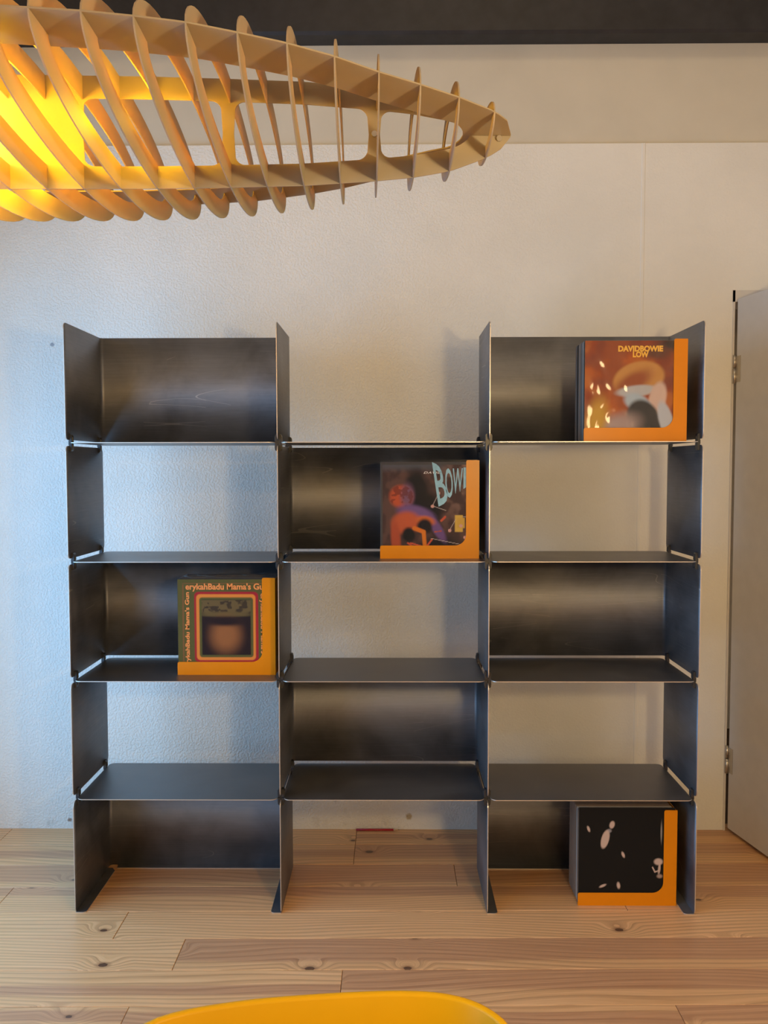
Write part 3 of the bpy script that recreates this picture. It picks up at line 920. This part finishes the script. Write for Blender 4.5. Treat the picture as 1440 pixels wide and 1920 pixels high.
# ------------------------------------------------------------------ pencil by the wall
pen = empty('pencil', (-0.1173, 0.638, 0.0045), 0.0)
tag(pen, 'red pencil lying on the floor boards against the wall', 'pencil')
mb = MB(); mb.tube([(0, 0, 0), (0.149, 0, 0)], 0.0042, 6); mb.build('pencil_body', [MAT['pencil_red']], pen)
mb = MB(); mb.tube([(0.149, 0, 0), (0.168, 0, 0)], [0.0042, 0.0013], 6); mb.build('sharpened_wood', [MAT['pencil_wood']], pen)
mb = MB(); mb.tube([(0.168, 0, 0), (0.175, 0, 0)], [0.0013, 0.0002], 6); mb.build('pencil_lead', [MAT['graphite']], pen)

# ------------------------------------------------------------------ pendant lamp of ribs and crossed blades
LCX = -0.60                     # middle of the lamp along its length
LYAW = 0.0311
lx, ly, lz = LCX, -2.6961 + 1.2 + LCX * LYAW, 1.906
pend = empty('pendant_lamp', (lx, ly, lz), math.atan(LYAW))
tag(pend, 'cream pendant lamp of oval ribs slotted on crossed blades, glowing amber at the upper left', 'lamp')
TA = [(0.0, 0.330), (0.20, 0.325), (0.307, 0.314), (0.357, 0.305), (0.406, 0.294), (0.454, 0.275), (0.505, 0.253), (0.556, 0.224), (0.605, 0.188), (0.656, 0.156), (0.707, 0.121), (0.757, 0.080), (0.776, 0.056), (0.787, 0.030), (0.791, 0.004)]
TB = [(0.0, 0.077), (0.30, 0.075), (0.40, 0.073), (0.505, 0.070), (0.605, 0.063), (0.656, 0.058), (0.707, 0.049), (0.757, 0.031), (0.776, 0.020), (0.787, 0.010), (0.791, 0.002)]


def tab(tb, s_):
    s_ = abs(s_)
    for (a, va), (b_, vb) in zip(tb, tb[1:]):
        if s_ <= b_: return va + (vb - va) * (s_ - a) / (b_ - a)
    return 0.0


def rib(x):
    a, b_ = tab(TA, x), tab(TB, x)
    wa, wb = 0.052 * min(1, a / 0.20), 0.032 * min(1, b_ / 0.065)
    n = 56; th_ = 0.0018
    mb = MB(); v = []
    for k in range(n):
        t = 2 * math.pi * k / n
        for (aa, bb) in ((a, b_), (a - wa, b_ - wb)):
            for sx in (-th_ / 2, th_ / 2):
                v.append((x + sx, aa * math.cos(t), bb * math.sin(t)))
    f = []
    for k in range(n):
        o, q = 4 * k, 4 * ((k + 1) % n)
        f += [(o, q, q + 2, o + 2), (o + 1, o + 3, q + 3, q + 1), (o, o + 1, q + 1, q), (o + 2, q + 2, q + 3, o + 3)]
    mb.add(v, f)
    return mb


for k in range(31):
    x = 0.757 - 0.0502 * k
    if abs(x) < 0.77: rib(x).build('rib', [MAT['lamp']], pend)


def blade(tb, width, axis, ties, tie_w, end_cut, solid=0.0):
    """lens-shaped blade: outer strip of the given width plus cross ties, cut from one sheet"""
    half = 0.791
    xs = {round(-half + 2 * half * i / 120, 5) for i in range(121)}
    for tx in [(-1) ** q * t_ for t_ in ties for q in (0, 1)]:
        for k in range(-12, 13): xs.add(round(tx + k * (tie_w / 2 + 0.014) / 12, 5))
    for sg in (-1, 1):
        for k in range(11): xs.add(round(sg * (end_cut - 0.02 * k / 10), 5))
        if solid:
            for k in range(9): xs.add(round(sg * (solid + 0.016 * k / 8), 5))
    xs = sorted(x for x in xs if abs(x) <= half)
    th_ = 0.0018
    mb = MB()
    def pt(x, r, s_):
        return (x, r, s_) if axis == 'h' else (x, s_, r)
    v = []; f = []
    for sg in (-1, 1):
        base = len(v)
        for x in xs:
            o_ = tab(tb, x)
            w = width * min(1.0, 0.55 + o_ / (tb[0][1] * 0.9))
            inn = max(o_ - w, 0.0)
            if abs(x) > end_cut - 0.02:           # solid tip
                t = min(1.0, (abs(x) - (end_cut - 0.02)) / 0.02)
                inn = inn * math.sqrt(max(0.0, 1 - t * t))
            for (tx) in ties:                      # filleted cross ties
                dx = abs(x - tx)
                fil = 0.014
                if dx < tie_w / 2: inn = 0.0
                elif dx < tie_w / 2 + fil:
                    q = 1 - (dx - tie_w / 2) / fil
                    inn = min(inn, max(0.0, inn - fil * (1 - math.sqrt(max(0, 1 - q * q)))))
            if solid and abs(x) < solid + 0.016:    # closed middle part around the light
                q = max(0.0, (abs(x) - solid) / 0.016)
                inn = 0.0 if q <= 0 else max(0.0, inn - 0.016 * (1 - math.sqrt(max(0, 1 - (1 - q) ** 2))))
            for r in (o_, inn):
                for s_ in (-th_ / 2, th_ / 2):
                    v.append(pt(x, sg * r, s_))
        for i in range(len(xs) - 1):
            o, q = base + 4 * i, base + 4 * (i + 1)
            f += [(o, q, q + 2, o + 2), (o + 1, o + 3, q + 3, q + 1), (o, o + 1, q + 1, q), (o + 2, q + 2, q + 3, o + 3)]
    mb.add(v, f)
    return mb


TIES = [0.603, 0.403]
# finer ties: the strip width sampling near ties is handled by the dense x list
blade(TA, 0.078, 'h', [], 0.0, 0.725).build('flat_blade', [MAT['lamp']], pend)
blade(TB, 0.030, 'v', TIES, 0.018, 0.735, 0.205).build('upright_blade', [MAT['lamp']], pend)
mb = MB()
mb.tube([(0.603, -0.0012, 0.0), (0.603, -0.0045, 0.0)], 0.004, 10); mb.build('screw', [MAT['screw']], pend)
mb = MB(); mb.tube([(0.775, -0.0012, -0.005), (0.775, -0.0045, -0.005)], 0.004, 10); mb.build('screw', [MAT['screw']], pend)
mb = MB(); mb.tube([(-0.26, -0.035, 0.0), (0.06, -0.035, 0.0)], 0.014, 14); mb.build('light_tube', [MAT['bulb']], pend)
mb = MB()
for x in (-0.02, 0.02): mb.tube([(x, 0, 0.07), (x * 0.4, 0, CEIL - lz - 0.02)], 0.0015, 6)
mb.build('suspension_cable', [MAT['screw']], pend)
mb = MB(); mb.tube([(0, 0, CEIL - lz - 0.03), (0, 0, CEIL - lz)], 0.05, 20); mb.build('ceiling_rose', [MAT['lamp']], pend)
for x, ry in ((0.02, -90), (-0.02, 90)):      # shaded lamps in the middle throwing their light along the ribs
    l = lamp('pendant_light', 'AREA', (0, 0, 0), 0.7, (1.0, 0.50, 0.01), shape='ELLIPSE', size=0.09, size_y=0.16)
    l.parent = pend; l.location = (x, 0.0, 0.0); l.rotation_euler = (0, R(ry), 0)
for x, yy, e in ((-0.18, -0.13, 3.5), (-0.02, -0.14, 3.6), (0.14, -0.14, 3.2), (-0.1, 0.09, 3.2), (0.12, 0.09, 3.2), (0.30, -0.05, 0.9)):
    l = lamp('pendant_light', 'POINT', (0, 0, 0), e, (1.0, 0.50, 0.006), shadow_soft_size=0.02)
    l.parent = pend; l.location = (x, yy, 0.0)

MAT['yellow'].node_tree.nodes['Principled BSDF'].inputs['Specular IOR Level'].default_value = 0.2
# ------------------------------------------------------------------ yellow chair in the foreground
chair = empty('chair', (-0.085, -1.98, 0.0), 0.0)
tag(chair, 'yellow moulded plastic chair with a curved backrest in the foreground', 'chair')
# plan of the backrest rim (x, y) at its height, measured from the chair centre, from the left arm round the back to the right arm
rim = [(-0.250, 0.02), (-0.246, 0.10), (-0.232, 0.170), (-0.200, 0.225), (-0.150, 0.264), (-0.075, 0.287), (0.0, 0.299), (0.075, 0.3065), (0.13, 0.3085), (0.172, 0.304), (0.205, 0.291), (0.229, 0.270), (0.246, 0.240), (0.255, 0.19), (0.256, 0.11), (0.252, 0.02)]


def catmull(pts, n):
    P = [Vector((*p_, 0)) for p_ in pts]; out = []
    for i in range(len(P) - 1):
        p0, p1, p2, p3 = P[max(i - 1, 0)], P[i], P[i + 1], P[min(i + 2, len(P) - 1)]
        for k in range(n):
            t = k / n
            out.append(0.5 * ((2 * p1) + (p2 - p0) * t + (2 * p0 - 5 * p1 + 4 * p2 - p3) * t * t + (3 * p1 - p0 - 3 * p2 + p3) * t ** 3))
    out.append(P[-1])
    return out


rp = catmull(rim, 4)
nr = len(rp)
rows_ = []
for j in range(9):
    t = j / 8
    row_ = []
    for i, q in enumerate(rp):
        arm = smooth(0.0, 0.26, np.array(q.y)).item()
        top = 0.62 + 0.18 * arm
        z = top + (0.45 - top) * t
        k = 1 - 0.22 * t ** 1.5
        row_.append((q.x * k, q.y * k, z))
    rows_.append(row_)
mb = MB(); v = [q for r_ in rows_ for q in r_]
f = [(j * nr + i, j * nr + i + 1, (j + 1) * nr + i + 1, (j + 1) * nr + i) for j in range(8) for i in range(nr - 1)]
mb.add(v, f, 0, True)
o = mb.build('backrest', [MAT['yellow']], chair)
sm_ = o.modifiers.new('thickness', 'SOLIDIFY'); sm_.thickness = 0.011; sm_.offset = 0.0
bv = o.modifiers.new('soft_rim', 'BEVEL'); bv.width = 0.0035; bv.segments = 2; bv.limit_method = 'ANGLE'
mb = MB()
last = rows_[-1]
seat_pts = [(q[0], q[1]) for q in last] + [(0.185, -0.16), (0.15, -0.20), (-0.15, -0.20), (-0.185, -0.16)]
mb.prism([(q[0], q[1], 0.440) for q in seat_pts], (0, 0, 0.012))
mb.build('seat', [MAT['yellow']], chair)
for (x, yy) in ((-0.15, 0.17), (0.15, 0.17), (-0.15, -0.15), (0.15, -0.15)):
    mb = MB(); mb.tube([(x * 0.8, yy * 0.8, 0.441), (x * 1.35, yy * 1.3, 0.0)], [0.011, 0.009], 10); mb.build('leg', [MAT['leg']], chair)
